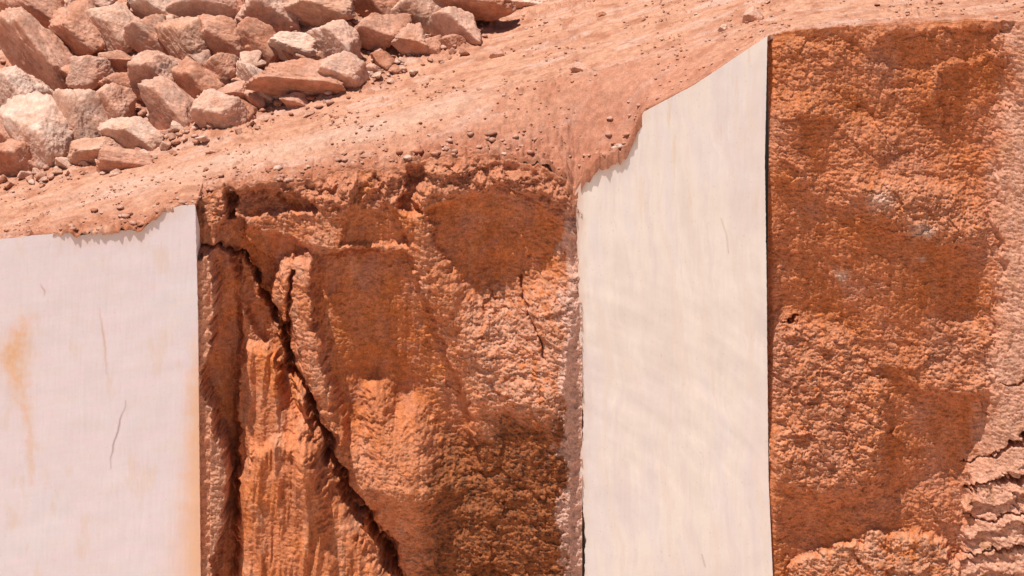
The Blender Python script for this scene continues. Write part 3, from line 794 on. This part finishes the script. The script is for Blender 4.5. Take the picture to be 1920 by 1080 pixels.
def colour_left(U, V):
    c = np.broadcast_to(np.array([0.815, 0.71, 0.705]), U.shape + (3,)).copy()
    tilt = V + 0.16 * U
    n = fbm2(U / 260, (tilt + 20 * fbm2(U / 120, V / 120, 3, 907)) / 34, 5, 901); n2 = fbm2(U / 160, V / 160, 3, 902)
    c = mixc(c, (0.79, 0.73, 0.72), sstep(0, 0.5, n2) * 0.7)
    n4 = fbm2(U / 60, tilt / 30, 4, 905)
    c = mixc(c, (0.84, 0.70, 0.71), sstep(0.0, 0.35, n4) * 0.7)
    c = mixc(c, (0.82, 0.70, 0.64), sstep(0.1, 0.4, -n4) * 0.4)
    c = c * (1 + 0.035 * n + 0.03 * fbm2(U / 26, V / 26, 4, 906) + 0.02 * fbm2(U / 120, tilt / 5, 3, 903))[..., None]
    wu, wv = warp(U, V, 14, 30, 911)
    s, pos = line_d(wu, wv, [(48, 600), (30, 650), (25, 690), (36, 730), (50, 780), (58, 840), (58, 905)])
    wd = np.interp(pos, [0, 0.2, 0.35, 0.6, 1], [14, 30, 24, 12, 5])
    st = np.exp(-(s / wd) ** 2) * np.interp(pos, [0, 0.2, 0.5, 1], [0.5, 1, 0.55, 0.35])
    c = mixc(c, (0.82, 0.47, 0.24), np.clip(st * (0.85 + 0.7 * fbm2(U / 14, V / 14, 3, 912)), 0, 0.9))
    s = np.exp(-((wu - 372) / np.interp(V, [500, 650, 800, 1080], [4, 14, 24, 46])) ** 2) * sstep(560, 760, V)
    c = mixc(c, (0.85, 0.50, 0.30), np.clip(s * 0.9, 0, 1))
    s = sstep(40, 0, V - edge_v(U) + 14 * fbm2(U / 25, V / 25, 3, 915)) * sstep(90, 140, U) * sstep(372, 300, U)
    c = mixc(c, (0.74, 0.52, 0.40), s * 0.6)
    sp = fbm2(U / 3.5, V / 3.5, 2, 921)
    c = mixc(c, (0.60, 0.46, 0.42), sstep(0.50, 0.68, sp) * 0.45)
    c = mixc(c, (0.78, 0.60, 0.47), sstep(0.15, 0.45, fbm2(U / 46, V / 120, 5, 922, 0.6)) * 0.45)
    for ln, wdt, col, a in (([(186, 580), (191, 612), (197, 650), (200, 700)], 2.2, (0.62, 0.36, 0.22), 0.55), ([(76, 533), (84, 545), (82, 556)], 1.8, (0.5, 0.3, 0.2), 0.6),
                            ([(236, 752), (226, 790), (212, 835), (207, 878)], 1.5, (0.33, 0.22, 0.20), 0.85)):
        s, pos = line_d(U + 3 * fbm2(V / 25, U * 0, 2, 920), V, ln)
        c = mixc(c, col, np.exp(-(s / wdt) ** 2) * a * (0.3 + 0.7 * np.sin(np.pi * np.clip(pos, 0.05, 0.95))))
    return c

def colour_right(U, V):
    c = np.broadcast_to(np.array([0.905, 0.80, 0.705]), U.shape + (3,)).copy()
    wu, wv = warp(U, V, 30, 130, 931)
    wq = U + 26 * fbm2(U / 90, V / 160, 4, 938)
    n = fbm2(wq / 70 - V / 520, V / 380, 5, 932, 0.55); n2 = fbm2(wu / 150, wv / 300, 3, 933)
    c = mixc(c, (0.86, 0.77, 0.715), sstep(0.0, 0.3, n) * 1.0)
    c = mixc(c, (0.85, 0.745, 0.66), sstep(0.05, 0.3, -n) * 0.9)
    c = mixc(c, (0.83, 0.72, 0.665), sstep(0.1, 0.4, n2) * 0.6)
    c = c * (1 + 0.035 * fbm2(wq / 16, V / 260, 5, 934) + 0.03 * fbm2(U / 30, V / 30, 4, 939))[..., None]
    # curved swirl lines left by the wire saw
    r = np.hypot(U - 900, V - 1250)
    c = c * (1 + 0.13 * fbm2(r / 30, np.arctan2(V - 1250, U - 900) * 4, 3, 937) * sstep(420, 640, V) * sstep(1020, 850, V))[..., None]
    n7 = fbm2(wq / 28 - V / 400, V / 420, 5, 941, 0.6)
    c = mixc(c, (0.87, 0.735, 0.64), sstep(0.08, 0.4, n7) * 0.7)
    c = mixc(c, (0.82, 0.705, 0.655), sstep(0.1, 0.4, -n7) * 0.6)
    sp = fbm2(U / 3.5, V / 3.5, 2, 942)
    c = mixc(c, (0.62, 0.46, 0.38), sstep(0.50, 0.68, sp) * 0.5)
    c = mixc(c, (0.80, 0.58, 0.40), sstep(0.2, 0.5, fbm2(U / 22, V / 150, 4, 943, 0.6)) * sstep(560, 200, V) * 0.5)
    e = V - edge_v(U)
    c = mixc(c, (0.78, 0.52, 0.36), sstep(34, 0, e + 18 * fbm2(U / 18, V / 40, 3, 935)) * sstep(1225, 1195, U) * 0.6)
    c = mixc(c, (0.74, 0.50, 0.38), sstep(26, 0, U - 1080 + 12 * fbm2(U / 20, V / 30, 3, 936)) * 0.6)
    for ln, wdt, col, a in (([(1352, 410), (1362, 440), (1366, 475)], 1.6, (0.6, 0.4, 0.3), 0.4), ([(1316, 1040), (1322, 1062)], 1.6, (0.5, 0.33, 0.25), 0.5)):
        s, pos = line_d(U, V, ln)
        c = mixc(c, col, np.exp(-(s / wdt) ** 2) * a)
    return c

def build_blocks():
    chip = lambda v, sd: 1.2 * fbm2(v / 9, v * 0, 3, sd) + 5 * sstep(0.38, 0.6, fbm2(v / 22, v * 0, 3, sd + 1))
    aL = np.r_[np.linspace(0, 0.62, 60)[:-1], np.linspace(0.62, 1, 300)]
    block('sawn_block', lambda v: -600 + 0 * np.asarray(v, float), lambda v: np.interp(v, [380, 600, 1080, 1400], [366, 371, 376, 380]) - chip(np.asarray(v, float), 171), Y_LEFT, aL, 70, colour_left,
          'pale pink sawn stone block at the left edge with an orange rust stain')
    aR = np.linspace(0, 1, 280)
    def lb(v):
        v = np.asarray(v, float)
        return np.interp(v, [60, 360, 480, 700, 800, 900, 1000, 1080, 1400], [1080, 1078, 1084, 1088, 1094, 1086, 1098, 1096, 1100]) + 5 * fbm2(v / 18, v * 0, 4, 75) * sstep(370, 420, v)
    def rb(v):
        return np.interp(v, [60, 300, 500, 900, 1080, 1400], [1439, 1434, 1437, 1441, 1449, 1456]) - 0.7 * chip(np.asarray(v, float), 181)
    block('sawn_block', lb, rb, Y_RIGHT, aR, 80, colour_right, 'tall cream sawn stone block tapering up to a point between the two rough faces')

# ------------------------------------------------------------------ loose stones
_ico = {}
def ico(level):
    if level not in _ico:
        bm = bmesh.new()
        bmesh.ops.create_icosphere(bm, subdivisions=level, radius=1.0)
        v = np.array([p.co[:] for p in bm.verts]); f = np.array([[q.index for q in p.verts] for p in bm.faces])
        bm.free()
        _ico[level] = (v / np.linalg.norm(v, axis=1)[:, None], f)
    return _ico[level]

def stone_shape(seed, dims, level=5, planes=13, rough=0.07, strat=0.0, under=0.0):
    """broken stone: an irregular polyhedron with worn corners and a rough skin; dims = full size across, deep, high"""
    rng = np.random.RandomState(seed)
    D, F = ico(level)
    n = rng.normal(size=(planes, 3)); n /= np.linalg.norm(n, axis=1)[:, None]
    h = rng.uniform(0.62, 0.92, planes)
    fixed = np.array([(0.08, -0.60, 0.80), (-0.22, -0.62, -0.75), (0.9, -0.2, 0.35), (-0.9, -0.1, 0.4), (0.5, -0.5, -0.7)]) + rng.normal(0, 0.18, (5, 3))
    fixed /= np.linalg.norm(fixed, axis=1)[:, None]
    n = np.r_[n, fixed]; h = np.r_[h, rng.uniform(0.5, 0.6, 2), rng.uniform(0.65, 0.8, 3)]
    if under:
        un = np.array([rng.choice([-0.45, -0.3, 0.25]), -0.70, -0.60]); n[-4] = un / np.linalg.norm(un); h[-4] = under
    dot = np.clip(D @ n.T, 0.02, None)
    r = h[None] / dot
    k = 15.0
    r = -np.log(np.exp(-k * np.clip(r, 0, 3)).sum(1)) / k
    P = D * r[:, None]
    q = P * 1.6 + seed * 3.7
    nz = fbm3(q[:, 0], q[:, 1], q[:, 2], 5, seed, 0.55)
    q2 = P * 6 + seed
    nz2 = fbm3(q2[:, 0], q2[:, 1], q2[:, 2], 3, seed + 50, 0.6)
    P = P * (1 + rough * 1.3 * nz + rough * 0.45 * nz2)[:, None]
    if strat:
        g = P[:, 2] * 5 + nz * 1.4
        P = P * (1 + strat * ((g - np.floor(g)) - 0.5))[:, None]
    P = P / (P.max(0) - P.min(0)) * np.array(dims)
    return P, F

def rot_y(P, a):
    c, s = math.cos(a), math.sin(a)
    return np.stack([P[:, 0] * c + P[:, 2] * s, P[:, 1], -P[:, 0] * s + P[:, 2] * c], -1)

MATS = {'pale': M_PALE, 'pink': M_PINK, 'red': M_RED}
BOULDERS = [
    # u, v, length, thickness across it, tilt (degrees down to the right), tone, label
    (66, 108, 215, 82, 46, 'pink', 'long cracked pink slab leaning down to the right above a dark gap'),
    (72, 22, 150, 70, 40, 'pink', 'pink boulder at the top left, behind the long leaning slab'),
    (8, 10, 110, 70, 35, 'pink', 'pink boulder in the very top left corner with a dark underside'),
    (28, 178, 135, 84, 50, 'pale', 'broad pale boulder at the left edge below the long leaning slab'),
    (134, 236, 104, 92, 62, 'pale', 'large whitish rounded boulder with a brown shaded base'),
    (202, 202, 92, 76, 40, 'pink', 'blocky pink boulder touching the right side of the large whitish boulder'),
    (226, 160, 72, 52, 20, 'pink', 'small blocky pink stone wedged above the blocky pink boulder'),
    (168, 138, 62, 62, 70, 'pink', 'upright pink stone at the foot of the long leaning slab'),
    (222, 116, 70, 44, 10, 'red', 'dark brown stone between the upright pink stone and the long pale boulder'),
    (292, 148, 104, 80, 52, 'pink', 'pink boulder leaning right, above the long sloping boulder of the heap'),
    (312, 204, 150, 88, 42, 'pink', 'long pink boulder sloping right in the middle of the heap'),
    (368, 166, 84, 56, 28, 'red', 'reddish purple stone with a dark face, left of the tall whitish stone'),
    (410, 134, 68, 56, 30, 'red', 'orange stone resting above the reddish purple stone'),
    (424, 176, 58, 24, -8, 'pink', 'flat thin pink stone beside the reddish purple stone'),
    (480, 156, 102, 52, 52, 'pale', 'tall whitish stone standing on end, leaning right'),
    (572, 158, 160, 58, 12, 'pink', 'long low pink boulder half buried in soil, right of the tall whitish stone'),
    (404, 218, 92, 62, 10, 'pink', 'low soil-covered pink boulder at the foot of the heap'),
    (254, 264, 106, 52, 18, 'pale', 'whitish flat slab at the foot of the heap with a brown hollow under it'),
    (172, 288, 88, 44, -16, 'pale', 'pale stone just below the large whitish boulder'),
    (232, 306, 84, 48, 15, 'pink', 'pink stone at the lowest corner of the heap, under the whitish flat slab'),
    (78, 270, 124, 96, 40, 'pale', 'big crumbly pale boulder left of the stones below the large whitish boulder'),
    (28, 306, 78, 76, 62, 'red', 'reddish stone at the left edge, lowest of the heap there'),
    (0, 250, 80, 70, 40, 'pink', 'pink boulder cut off by the left edge under the broad pale boulder'),
    (638, 142, 110, 70, 22, 'pink', 'pink boulder sunk in soil at the right end of the heap'),
    (540, 172, 44, 30, 20, 'pink', 'small stone leaning on the long low boulder, upper of a pair'),
    (556, 192, 48, 26, 24, 'pink', 'small stone leaning on the long low boulder, lower of a pair'),
    (854, 52, 92, 64, 28, 'pink', 'rounded boulder with a dark red face, below the flat topped orange slab'),
    (880, 10, 130, 62, -4, 'red', 'flat topped orange slab at the top edge with a dark line beneath it'),
    (960, 6, 120, 46, -6, 'pale', 'pale slab at the top edge, right of the flat topped orange slab'),
    (788, 22, 88, 74, 25, 'pale', 'pale boulder left of the boulder with the dark red face'),
    (770, 84, 64, 46, 5, 'red', 'brown stone below the pale boulder, near the boulder with the dark red face'),
    (846, 92, 38, 40, 80, 'pink', 'small orange upright stone just under the boulder with the dark red face'),
    (806, 92, 42, 36, 10, 'pink', 'small pink stone between the brown stone and the small orange upright stone'),
    # stones of the heap further up
    (150, 70, 100, 70, 30, 'pink', 'pink boulder of the upper heap, right of the long leaning slab'),
    (214, 58, 90, 66, 45, 'pale', 'pale boulder of the upper heap, above the dark brown stone'),
    (280, 76, 84, 60, 15, 'red', 'red brown boulder of the upper heap, above the pink boulder leaning right'),
    (346, 84, 92, 66, 50, 'pale', 'pale boulder of the upper heap, above the reddish purple stone'),
    (416, 72, 96, 60, 20, 'pink', 'pink boulder of the upper heap, above the orange stone'),
    (482, 84, 80, 56, 35, 'red', 'red brown boulder of the upper heap, above the tall whitish stone'),
    (552, 88, 100, 62, 12, 'pale', 'pale boulder of the upper heap, above the long low boulder'),
    (632, 78, 92, 56, 30, 'pink', 'pink boulder of the upper heap, above the sunken boulder'),
    (704, 64, 88, 58, 20, 'pink', 'pink boulder of the upper heap, left of the pale boulder beside the dark red face'),
    (180, 10, 120, 80, 20, 'pink', 'pink boulder at the top of the heap, second from the top left corner boulders'),
    (286, 14, 110, 70, 40, 'pale', 'pale boulder at the top of the heap, above the red brown boulder'),
    (390, 10, 120, 76, 15, 'pink', 'wide pink boulder at the top of the heap'),
    (500, 20, 110, 72, 35, 'pink', 'pink boulder at the top of the heap, right of the wide one'),
    (610, 12, 120, 70, 10, 'pale', 'wide pale boulder at the top of the heap'),
    (704, 8, 90, 60, 30, 'red', 'red brown boulder at the top of the heap, near its right end'),
]
LONE = [
    (1414, 38, 34, 26, 20, 'pink', 'orange stone with a dark shadow line, near the top corner of the tall block'),
    (1356, 58, 17, 14, 10, 'pale', 'small white stone left of the orange stone near the tall block'),
    (1090, 134, 36, 18, 8, 'pink', 'wedge shaped stone alone on the middle of the slope'),
    (932, 106, 26, 18, 0, 'pink', 'pink stone alone on the slope right of the heap'),
    (690, 296, 24, 10, -5, 'red', 'flat reddish stone lying just above the middle face'),
    (1130, 30, 18, 10, 0, 'red', 'small reddish stone on the upper slope'),
    (400, 286, 24, 10, 0, 'pink', 'flat pink stone on bare soil below the heap'),
    (215, 330, 20, 14, 0, 'pale', 'small white stone on bare soil under the lowest corner of the heap'),
]

UNDER = {(854, 52), (134, 236), (368, 166), (572, 158), (254, 264), (770, 84), (410, 134), (222, 116), (66, 108), (880, 10), (202, 202), (312, 204)}

def place_stone(row, i, level, group):
    u, v, ln, th, tilt, tone, label = row
    p = hit_ground(u, v)
    sc = np.linalg.norm(p - CAM) / DIST / 100.0
    dep = (0.55 * ln + 0.45 * th) * 0.85
    P, F = stone_shape(1000 + i, (ln * sc * 1.26, dep * sc, th * sc * 1.50), level, 9, 0.18, 0.05 if i % 3 == 0 else 0.015, 0.22 if (u, v) in UNDER else 0.40)
    P = rot_y(P, math.radians(tilt))
    me = mesh_from('boulder', P, F, MATS[tone])
    big = ln > 40
    o = link('boulder' if big else 'stone', me, label, 'boulder' if big else 'stone', group)
    off = 0.50 * dep * sc if big else 0.0
    lift = 0.0 if big else 0.18 * th * sc
    dirv = (p - CAM) / np.linalg.norm(p - CAM)
    o.location = p - dirv * off * 0.8 + np.array([0, 0, lift])
    return o

def build_stones():
    for i, r in enumerate(BOULDERS):
        place_stone(r, i, 6, 'boulders of the heap at the top left')
    for i, r in enumerate(LONE):
        place_stone(r, 200 + i, 5, 'lone stones on the slope')
    # filler boulders between the named ones
    rf = random.Random(11)
    flib = {}
    for tone in MATS:
        for q in range(4):
            P, F = stone_shape(4000 + q * 5 + len(tone) * 31, (1, rf.uniform(.7, .9), rf.uniform(.55, .8)), 5, 11, 0.11, 0.03)
            flib[tone, q] = mesh_from('boulder', P, F, MATS[tone])
    tu = np.array(_toe_px)
    m = 0
    while m < 100:
        u = rf.uniform(-20, 760) if m < 75 else rf.uniform(-240, -30)
        v = np.interp(u, tu[:, 0], tu[:, 1]) - 22 - rf.random() ** 1.2 * 260
        if v < -40: continue
        p = hit_ground(u, v)
        sz = rf.uniform(0.3, 0.62)
        o = link('boulder', flib[rf.choice(('pale', 'pink', 'pink', 'red')), rf.randrange(4)], 'angular boulder half hidden between the larger boulders of the heap', 'boulder', 'half hidden boulders of the heap')
        o.location = p + np.array([0, -0.06 * sz, 0.1 * sz])
        o.rotation_euler = (rf.uniform(-.3, .3), rf.uniform(-.2, .9), rf.uniform(-.5, .5)); o.scale = (sz,) * 3
        m += 1
    # middling rubble: countable, alike
    rnd = random.Random(4)
    lib = {}
    for tone in MATS:
        for q in range(5):
            P, F = stone_shape(3000 + q * 7 + len(tone), (1, rnd.uniform(.7, 1), rnd.uniform(.5, .85)), 4, 11, 0.09)
            lib[tone, q] = mesh_from('stone', P, F, MATS[tone])
    n = 0
    toe_u = np.array(_toe_px)
    while n < 230:
        u = rnd.uniform(-20, 930)
        vt = np.interp(u, toe_u[:, 0], toe_u[:, 1])
        v = vt + 14 - abs(rnd.gauss(0, 1)) * 62
        if v < -30: continue
        p = hit_ground(u, v)
        sz = rnd.choice((0.07, 0.09, 0.12, 0.15, 0.2, 0.26)) * rnd.uniform(.8, 1.2)
        o = link('stone', lib[rnd.choice(('pale', 'pink', 'pink', 'red')), rnd.randrange(5)], 'small angular stone in the rubble around the boulders of the heap', 'stone', 'small rubble around the boulders')
        o.location = p + np.array([0, -0.3 * sz, 0.15 * sz - 0.6 * float(heap_drop(p[0], p[1]))])
        o.rotation_euler = (rnd.uniform(-.5, .5), rnd.uniform(-.5, .5), rnd.uniform(0, 6.28)); o.scale = (sz,) * 3
        n += 1
    n = 0
    while n < 75:
        u = rnd.uniform(150, 1900)
        e = float(edge_v(u))
        v = e - abs(rnd.gauss(0, 1)) * 110 - 6
        if v < -5 or v < np.interp(u, np.r_[toe_u[:, 0], 1000], np.r_[toe_u[:, 1], -100]): continue
        p = hit_ground(u, v)
        sz = rnd.choice((0.05, 0.06, 0.07, 0.09, 0.13)) * rnd.uniform(.8, 1.2)
        o = link('stone', lib[rnd.choice(('pale', 'pink', 'red', 'red')), rnd.randrange(5)], 'small stone scattered over the open dusty slope', 'stone', 'small stones scattered on the slope')
        o.location = p + np.array([0, 0, 0.2 * sz])
        o.rotation_euler = (rnd.uniform(-.4, .4), rnd.uniform(-.4, .4), rnd.uniform(0, 6.28)); o.scale = (sz, sz, sz * 0.8)
        n += 1

def build_gravel():
    """fine chips and clods nobody could count"""
    rng = np.random.RandomState(9)
    base = [stone_shape(5000 + q, (1, 0.9, 0.5), 2, 8, 0.10) for q in range(6)]
    N = 45000
    u = rng.uniform(-30, 1950, N)
    x = (u - 960) / 100 * 1.05
    uu = np.interp(x, _ex, _eu)
    t = np.abs(rng.normal(0, 1, N)) * 4.5
    lipn = rng.rand(N) < 0.03
    t = np.where(lipn, np.abs(rng.normal(0, 0.3, N)) - 0.05, t)
    yf = front_y(uu)
    y = t + lerp(yf, -0.35, sstep(0.0, 1.6, t)) + 0.06
    clump = fbm2(x * 0.8, y * 0.6, 4, 77) + 0.4 * fbm2(x * 3, y * 3, 2, 78)
    keep = (clump > rng.uniform(-0.1, 0.75, N)) | lipn
    keep &= ~(lipn & (uu > 1215))
    x, y, uu, lipn = x[keep], y[keep], uu[keep], lipn[keep]
    z = ground_raw(x, y)
    crusty = np.interp(uu, [90, 130, 300, 360, 400, 1180, 1215], [0.2, 1, 1, 0.5, 1, 1, 0])
    M = len(x)
    s = 0.008 + 0.075 * rng.rand(M) ** 6 + 0.16 * lipn * crusty * rng.rand(M) ** 5
    a = rng.uniform(0, 6.28, M); ca, sa = np.cos(a), np.sin(a)
    kind = rng.randint(0, 6, M)
    pal = np.array([(0.52, 0.28, 0.20), (0.49, 0.235, 0.155), (0.42, 0.17, 0.10), (0.60, 0.40, 0.31)])
    pick = pal[rng.choice(4, M, p=(.3, .4, .22, .08))]
    # fines between the boulders
    R_ = 5200
    uu2 = rng.uniform(-30, 960, R_); xs, ys = [], []
    tx = rng.uniform(TOE[0][0], TOE[0][-3], R_); ty = np.interp(tx, TOE[0], TOE[1]) + 0.15 + np.abs(rng.normal(0, 1, R_)) * 2.2 - 0.5 * (rng.rand(R_) < 0.12)
    tz = ground_raw(tx, ty) - heap_drop(tx, ty)
    x = np.r_[x, tx]; y = np.r_[y, ty]; z = np.r_[z, tz]
    s = np.r_[s, 0.02 + 0.19 * rng.rand(R_) ** 4]
    M = len(x)
    a = rng.uniform(0, 6.28, M); ca, sa = np.cos(a), np.sin(a)
    kind = rng.randint(0, 6, M)
    pick = np.r_[pick, pal[rng.choice(4, R_, p=(.35, .3, .15, .2))]]
    V, F, C = [], [], []
    k = 0
    for b in range(6):
        P, f = base[b]
        m = kind == b
        Q = np.stack([P[None, :, 0] * ca[m, None] - P[None, :, 1] * sa[m, None], P[None, :, 0] * sa[m, None] + P[None, :, 1] * ca[m, None],
                      np.broadcast_to(P[None, :, 2], (m.sum(), len(P)))], -1) * s[m, None, None]
        Q = Q + np.stack([x[m], y[m], z[m] + 0.25 * s[m]], -1)[:, None, :]
        V.append(Q.reshape(-1, 3))
        F.append((f[None] + (k + np.arange(m.sum()) * len(P))[:, None, None]).reshape(-1, 3)); k += m.sum() * len(P)
        C.append(np.repeat(pick[m], len(P), 0))
    me = mesh_from('gravel', np.concatenate(V), np.concatenate(F), M_GROUND, np.concatenate(C), False)
    link('gravel', me, 'fine stone chips strewn over the dusty slope', None, None, 'stuff')

build_floor()
build_blocks()
build_mid_face()
build_right_face()
build_ground()
build_stones()
build_gravel()
